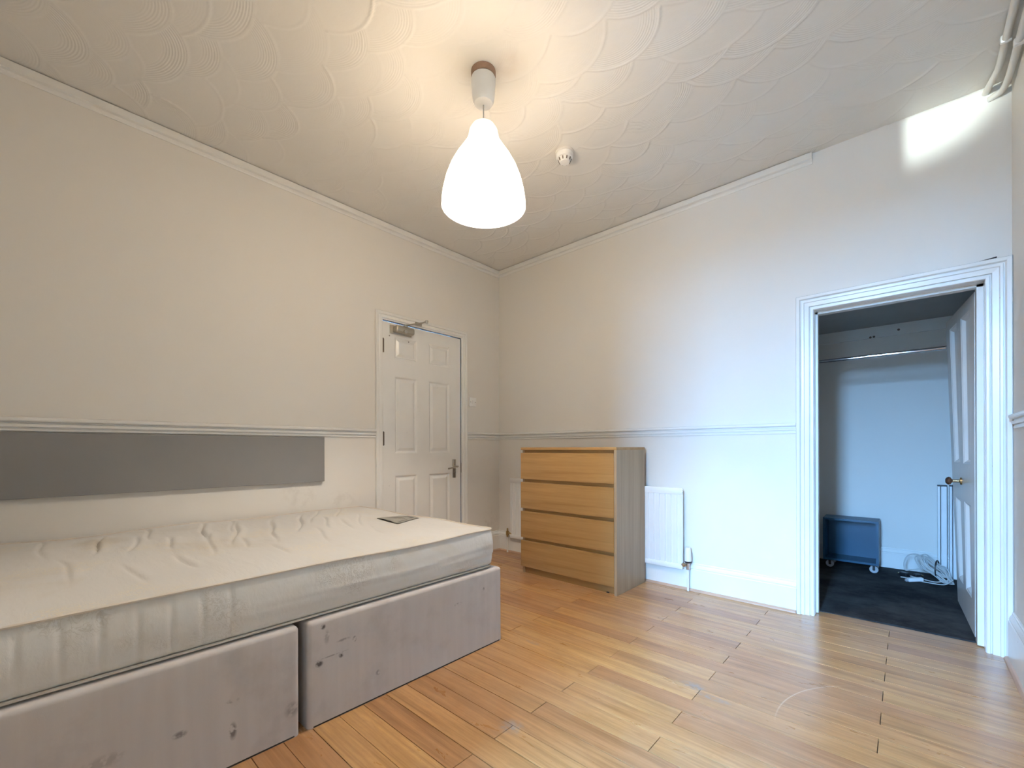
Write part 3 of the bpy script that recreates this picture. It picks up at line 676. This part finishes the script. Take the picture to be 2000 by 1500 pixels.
# ------------------------------------------------------------------ radiator
RX0, RX1, RZ0, RZ1, RY = .187, 1.832, .143, .715, -.052
ra = empty('radiator', ((RX0 + RX1) / 2, -.03, 0), 'white ribbed panel radiator half hidden behind the chest of drawers', 'radiator')
prof = []; xx = RX0 + .014; npitch = int((RX1 - RX0 - .028) / .0415)
pit = (RX1 - RX0 - .028) / npitch
fr = [(RX0, RY + .006), (RX0 + .010, RY)]
for i in range(npitch):
    a = RX0 + .014 + i * pit
    fr += [(a + .001, RY), (a + pit * .36, RY), (a + pit * .44, RY + .006), (a + pit * .56, RY + .006), (a + pit * .64, RY)]
fr += [(RX1 - .010, RY), (RX1, RY + .006)]
bk = [(RX1, RY + .016), (RX0, RY + .016)]
sec = fr + bk; k = len(sec)
V = [(x, y, RZ0 + .035) for x, y in sec] + [(x, y, RZ1 - .045) for x, y in sec]
obj('ribbed_panel', (V, [(i, (i + 1) % k, k + (i + 1) % k, k + i) for i in range(k)] + [tuple(range(k)), tuple(range(k, 2 * k))]), 'radiator_white', ra)
obj('top_channel', box(RX0, RX1, RY - .003, RY + .016, RZ1 - .046, RZ1, .004), 'radiator_white', ra, True)
obj('bottom_channel', box(RX0, RX1, RY - .002, RY + .016, RZ0, RZ0 + .036, .004), 'radiator_white', ra, True)
for x in (.45, 1.64): obj('wall_bracket', box(x - .015, x + .015, RY + .016, -.0005, RZ0 + .06, RZ1 - .06), 'radiator_white', ra)
obj('vent_plug', lathe([(.001, .012), (.007, .012), (.009, 0)], RX1 - .002, RY + .008, 12, 'z', RZ1 - .03), 'steel', ra, True)
vx, vy = 1.869, -.046
tv = obj('thermostatic_valve', lathe([(.001, .305), (.013, .304), (.018, .296), (.021, .26), (.023, .225), (.0225, .208)], vx, vy, 24), 'white_plastic', ra, True); tag(tv, 'white thermostatic valve head')
obj('valve_ring', lathe([(.0225, .209), (.024, .205), (.021, .197), (.012, .194)], vx, vy, 24), 'black_plastic', tv, True)
obj('valve_body', join(lathe([(.012, .196), (.011, .165), (.013, .163), (.013, .150), (.009, .146)], vx, vy, 16), tube([(vx, vy, .178), (1.825, vy, .178)], .010, 12), lathe([(.001, 0), (.015, 0), (.015, .016), (.001, .016)], vy, .178, 6, 'x', 1.833)), 'chrome', tv, True)
obj('feed_pipe', tube([(vx, vy, .148), (vx, vy, 0.0005)], .0078, 14), 'gloss_paint', ra, True)
vx, vy = .150, -.046
lv = obj('lockshield_valve', join(lathe([(.001, .232), (.007, .230), (.009, .205), (.016, .200), (.016, .170), (.010, .160), (.010, .148)], vx, vy, 12), tube([(vx, vy, .185), (.205, vy, .185)], .009, 10)), 'brass', ra, True)
obj('feed_pipe', tube([(vx, vy, .150), (vx, vy, .0005)], .0078, 14), 'gloss_paint', ra, True)

# ------------------------------------------------------------------ pendant lamp
PX, PY = 1.549, -1.711
pd = empty('pendant_lamp', (PX, PY, 2.11), 'lit white bell shaped pendant lamp hanging from the ceiling', 'lamp')
obj('mounting_plate', lathe([(.001, 2.722), (.052, 2.722), (.057, 2.728), (.057, 2.752), (.001, 2.752)], PX, PY, 32), 'bare_wood', pd, True)
obj('ceiling_cup', lathe([(.050, 2.715), (.0555, 2.717), (.0565, 2.712), (.056, 2.69), (.052, 2.64), (.048, 2.612), (.042, 2.600), (.030, 2.595), (.001, 2.594)], PX, PY, 40), 'white_plastic', pd, True)
for a in (60, 150, 250): obj('screw', lathe([(.001, 2.7185), (.006, 2.7185), (.006, 2.7225)], PX + .044 * math.cos(math.radians(a)), PY + .044 * math.sin(math.radians(a)), 10), 'black_plastic', pd)
obj('cord', tube([(PX, PY, 2.60), (PX, PY, 2.40)], .0028, 8), 'cable_grey', pd, True)
out = [(.006, 2.511), (.030, 2.507), (.052, 2.494), (.064, 2.474), (.068, 2.455), (.071, 2.438), (.078, 2.420), (.100, 2.385), (.127, 2.345), (.153, 2.297), (.174, 2.243), (.187, 2.190), (.193, 2.150), (.1945, 2.119)]
sh = obj('lamp_shade', lathe(out, PX, PY, 64), 'lamp_shade_white', pd, True, 80); tag(sh, 'glowing white bell shade')
obj('bulb_holder', lathe([(.001, 2.43), (.02, 2.43), (.022, 2.385), (.031, 2.372), (.032, 2.362), (.017, 2.355)], PX, PY, 20), 'white_plastic', pd, True)
obj('bulb', lathe([(.014, 2.352), (.016, 2.335), (.026, 2.31), (.030, 2.285), (.026, 2.262), (.014, 2.248), (.001, 2.244)], PX, PY, 24), 'bulb_glow', pd, True)
bl = bpy.data.lights.new('bulb_light', 'POINT'); bl.energy = LAMP_W; bl.color = LAMP_COL; bl.shadow_soft_size = .028
bo = bpy.data.objects.new('bulb_light', bl); COL.objects.link(bo); bo.parent = pd; bo.location = (0, 0, 2.285 - 2.11)

# ------------------------------------------------------------------ smoke detector
sx_, sy_ = 1.507, -1.003
sd = empty('smoke_detector', (sx_, sy_, 2.688), 'round white smoke detector on the ceiling beside the lamp', 'smoke detector')
obj('base_ring', lathe([(.001, 2.752), (.054, 2.752), (.054, 2.742), (.050, 2.739), (.001, 2.739)], sx_, sy_, 36), 'pipe_paint', sd, True)
obj('body', lathe([(.047, 2.739), (.050, 2.736), (.050, 2.716), (.047, 2.710), (.040, 2.708)], sx_, sy_, 36), 'white_plastic', sd, True)
obj('chamber', lathe([(.0405, 2.7085), (.036, 2.704), (.031, 2.690), (.028, 2.687), (.001, 2.686)], sx_, sy_, 32), 'white_plastic', sd, True)
for i in range(10):
    a = 2 * math.pi * i / 10; c, s = math.cos(a), math.sin(a)
    V = [(sx_ + (r * c - t * s), sy_ + (r * s + t * c), z) for z, r in ((2.706, .0395), (2.692, .0335)) for t in (-.003, .003)]
    V += [(x + .002 * c, y + .002 * s, z - .0005) for x, y, z in V]
    obj('vent_slot', (V, [(0, 1, 3, 2), (4, 6, 7, 5), (0, 4, 5, 1), (2, 3, 7, 6), (0, 2, 6, 4), (1, 5, 7, 3)]), 'dark_bronze', sd)

# ------------------------------------------------------------------ light switch
sw = empty('light_switch', (0, -.361, 1.387), 'square white light switch between the door and the corner', 'light switch')
obj('switch_plate', box(.0005, .010, -.403, -.319, 1.387, 1.471, .003), 'white_plastic', sw, True)
obj('rocker', box(.009, .0145, -.372, -.350, 1.412, 1.446, .002), 'white_plastic', sw, True)
for y in (-.391, -.331): obj('screw', lathe([(.001, .0015), (.004, .0015), (.0045, 0)], y, 1.429, 10, 'x', .010), 'steel', sw)

# ------------------------------------------------------------------ pipes in the upper right corner
def pipe(name, pts, r, label):
    o = obj(name, tube(smooth_path(pts, 6), r, 14), 'pipe_paint', None, True); tag(o, label, 'pipe', 'heating pipes in the ceiling corner'); return o
p1 = pipe('water_pipe', [(3.318, -3.0, 2.724), (3.318, -1.5, 2.724), (3.318, -.45, 2.724), (3.318, -.20, 2.724), (3.312, -.13, 2.724), (3.300, -.06, 2.723), (3.290, .002, 2.722)], .0135, 'painted pipe nearer the ceiling, bending into the wall above the closet')
p2 = pipe('water_pipe', [(3.354, -3.0, 2.694), (3.354, -1.5, 2.694), (3.354, -.45, 2.694), (3.354, -.18, 2.694), (3.351, -.09, 2.693), (3.341, -.03, 2.690), (3.320, -.012, 2.687), (3.302, .002, 2.685)], .0135, 'painted pipe against the right wall, below the other ceiling pipe')
obj('pipe_clip', box(3.300, 3.336, -.365, -.345, 2.7095, 2.742, .006), 'white_plastic', p1, True)
obj('pipe_clip', box(3.337, 3.3735, -.365, -.345, 2.676, 2.7075, .006), 'white_plastic', p2, True)

# ------------------------------------------------------------------ inside the closet
rod = obj('clothes_rail', tube([(KX0, .90, 1.650), (KX1, .90, 1.650)], .0125, 20), 'chrome', None, True)
tag(rod, 'chrome clothes rail across the closet', 'clothes rail')
for x in (KX0 + .004, KX1 - .004): obj('rail_socket', lathe([(.013, -.004), (.028, -.004), (.028, .004), (.013, .004)], .90, 1.650, 20, 'x', x), 'chrome', rod, True)
bx = empty('storage_trolley', (2.655, 1.45, .004), 'small open blue box on castors standing in the closet', 'box')
A0, A1, B0, B1, C0, C1, T = 2.478, 2.836, 1.335, 1.555, .066, .414, .016
obj('side_board', box(A0, A0 + T, B0, B1, C0, C1), 'blue_paint', bx); obj('side_board', box(A1 - T, A1, B0, B1, C0, C1), 'blue_paint', bx)
obj('top_board', box(A0 + T, A1 - T, B0, B1, C1 - T, C1), 'blue_paint', bx); obj('bottom_board', box(A0 + T, A1 - T, B0, B1, C0, C0 + T), 'blue_paint', bx)
obj('back_board', box(A0 + T, A1 - T, B1 - .012, B1 - .002, C0 + T, C1 - T), 'blue_paint', bx)
for x in (A0 + .045, A1 - .030):
    for y in (B0 + .022, B1 - .03):
        cs = obj('castor', join(box(x - .016, x + .016, y - .016, y + .016, C0 - .006, C0), box(x - .008, x + .008, y - .0135, y - .0115, .030, C0 - .005), box(x - .008, x + .008, y + .0115, y + .0135, .030, C0 - .005)), 'chrome', bx)
        a = math.radians(30); w_ = lathe([(.001, -.009), (.010, -.009), (.013, -.007), (.025, -.009), (.0285, -.006), (.0285, .006), (.025, .009), (.013, .007), (.010, .009), (.001, .009)], x, .0325, 24, 'y', y)
        obj('wheel', w_, 'tyre_grey', cs, True)
        obj('hub', join(lathe([(.001, -.0105), (.009, -.0105), (.009, -.008)], x, .0325, 14, 'y', y), lathe([(.001, .0105), (.009, .0105), (.009, .008)], x, .0325, 14, 'y', y)), 'black_plastic', cs, True)
def upright(name, x0, x1, y0, y1, zt, label):
    e = empty(name, ((x0 + x1) / 2, (y0 + y1) / 2, .004), label, 'shelf upright', 'white lengths stood in the closet corner')
    xm = x0 + (x1 - x0) * .32
    obj('profile', join(box(x0, xm - .002, y0 + .006, y1, .004, zt, .002), box(xm + .002, x1, y0, y1, .004, zt, .004)), 'white_plastic', e)
    obj('end_cap', box(x0 - .001, x1 + .001, y0 - .001, y1 + .001, zt, zt + .008, .001), 'black_plastic', e)
upright('shelf_upright', 3.175, 3.226, 1.53, 1.60, .700, 'wider white length with black cap stood against the closet back wall')
upright('shelf_upright', 3.240, 3.290, 1.53, 1.60, .702, 'white length with black cap just behind the open closet door')

# coiled cable with a tie, plugs
cb = empty('extension_cable', (3.17, 1.36, .004), 'pale grey coiled cable tied in a bundle on the closet carpet', 'cable')
r3 = random.Random(3)
pts = []
for i in range(11 * 14):
    a = 2 * math.pi * i / 14; k = i / 14
    ra_, rb_ = .098 + .022 * math.sin(k * 1.9), .050 + .020 * math.cos(k * 2.6)
    u, v = ra_ * math.cos(a), rb_ * math.sin(a) * (.4 + .6 * min(1, abs(ra_ * math.cos(a)) / .07))
    x = 3.155 + u * .80 + .014 * math.sin(k * 3.1); y = 1.37 + v * .5 - .035 * math.sin(k * 1.3)
    z = .095 - u * .66 + v * .85 + .016 * math.cos(k * 2.1)
    pts.append((x, y, max(.012, z)))
obj('coil', tube(smooth_path(pts, 3), .0042, 6), 'cable_grey', cb, True)
obj('loose_loop', tube(smooth_path([(3.10, 1.36, .15), (3.06, 1.37, .19), (3.01, 1.38, .175), (2.985, 1.38, .12), (2.99, 1.375, .06), (3.03, 1.37, .07), (3.09, 1.36, .085), (3.15, 1.35, .07)], 8), .0042, 6), 'cable_grey', cb, True)
obj('trailing_lead', tube(smooth_path([(3.245, 1.30, .05), (3.20, 1.26, .016), (3.12, 1.27, .010), (3.05, 1.29, .010), (3.00, 1.31, .014), (2.965, 1.32, .012)], 8), .0042, 6), 'cable_grey', cb, True)
obj('trailing_lead', tube(smooth_path([(3.22, 1.35, .03), (3.16, 1.32, .012), (3.10, 1.35, .010), (3.06, 1.33, .02), (3.02, 1.36, .02)], 8), .0042, 6), 'cable_grey', cb, True)
obj('cable_tie', tube([(3.165 + .012 * math.cos(a), 1.365 + .045 * math.cos(a), .10 + .062 * math.sin(a)) for a in np.linspace(0, 2 * math.pi, 22)], .004, 6, False), 'black_plastic', cb, True)
def plug(name, x, y, z, rot, mat, label, s=1.0):
    e = empty(name, (x, y, z), label, 'plug')
    parts = [('plug_body', box(-.026 * s, .026 * s, -.020 * s, .020 * s, 0, .026 * s, .006), mat), ('pin', join(box(.026 * s, .042 * s, -.003, .003, .010, .016), box(.026 * s, .040 * s, .008, .014, .010, .016), box(.026 * s, .040 * s, -.014, -.008, .010, .016)), 'brass'),
             ('cord_stub', tube([(-.026 * s, 0, .012 * s), (-.045 * s, 0, .012 * s), (-.07 * s, .006, .006)], .0042, 6), mat)]
    for nm, (v, f), mt in parts:
        c, q = math.cos(rot), math.sin(rot)
        obj(nm, ([(x + a * c - b * q, y + a * q + b * c, z + h) for a, b, h in v], f), mt, e)
plug('power_plug', 2.985, 1.42, .004, 2.6, 'black_plastic', 'black power plug lying left of the coiled cable')
plug('power_plug', 3.06, 1.45, .004, .4, 'black_plastic', 'black power plug lying behind the white adaptor', .8)
ad = empty('cable_adaptor', (3.04, 1.25, .004), 'white oblong adaptor lying in front of the coiled cable', 'adaptor')
def rotb(v, x, y, z, rot, tilt=0.0): return [(x + a * math.cos(rot) - b * math.sin(rot), y + a * math.sin(rot) + b * math.cos(rot), z + h + a * tilt) for a, b, h in v]
bb = box(-.045, .045, -.016, .016, .0, .026, .005); obj('adaptor_body', (rotb(bb[0], 3.045, 1.245, .012, .45, .12), bb[1]), 'white_plastic', ad)
bb = box(-.060, -.045, -.010, .010, .002, .020, .003); obj('adaptor_socket', (rotb(bb[0], 3.045, 1.245, .012, .45, .12), bb[1]), 'tyre_grey', ad)
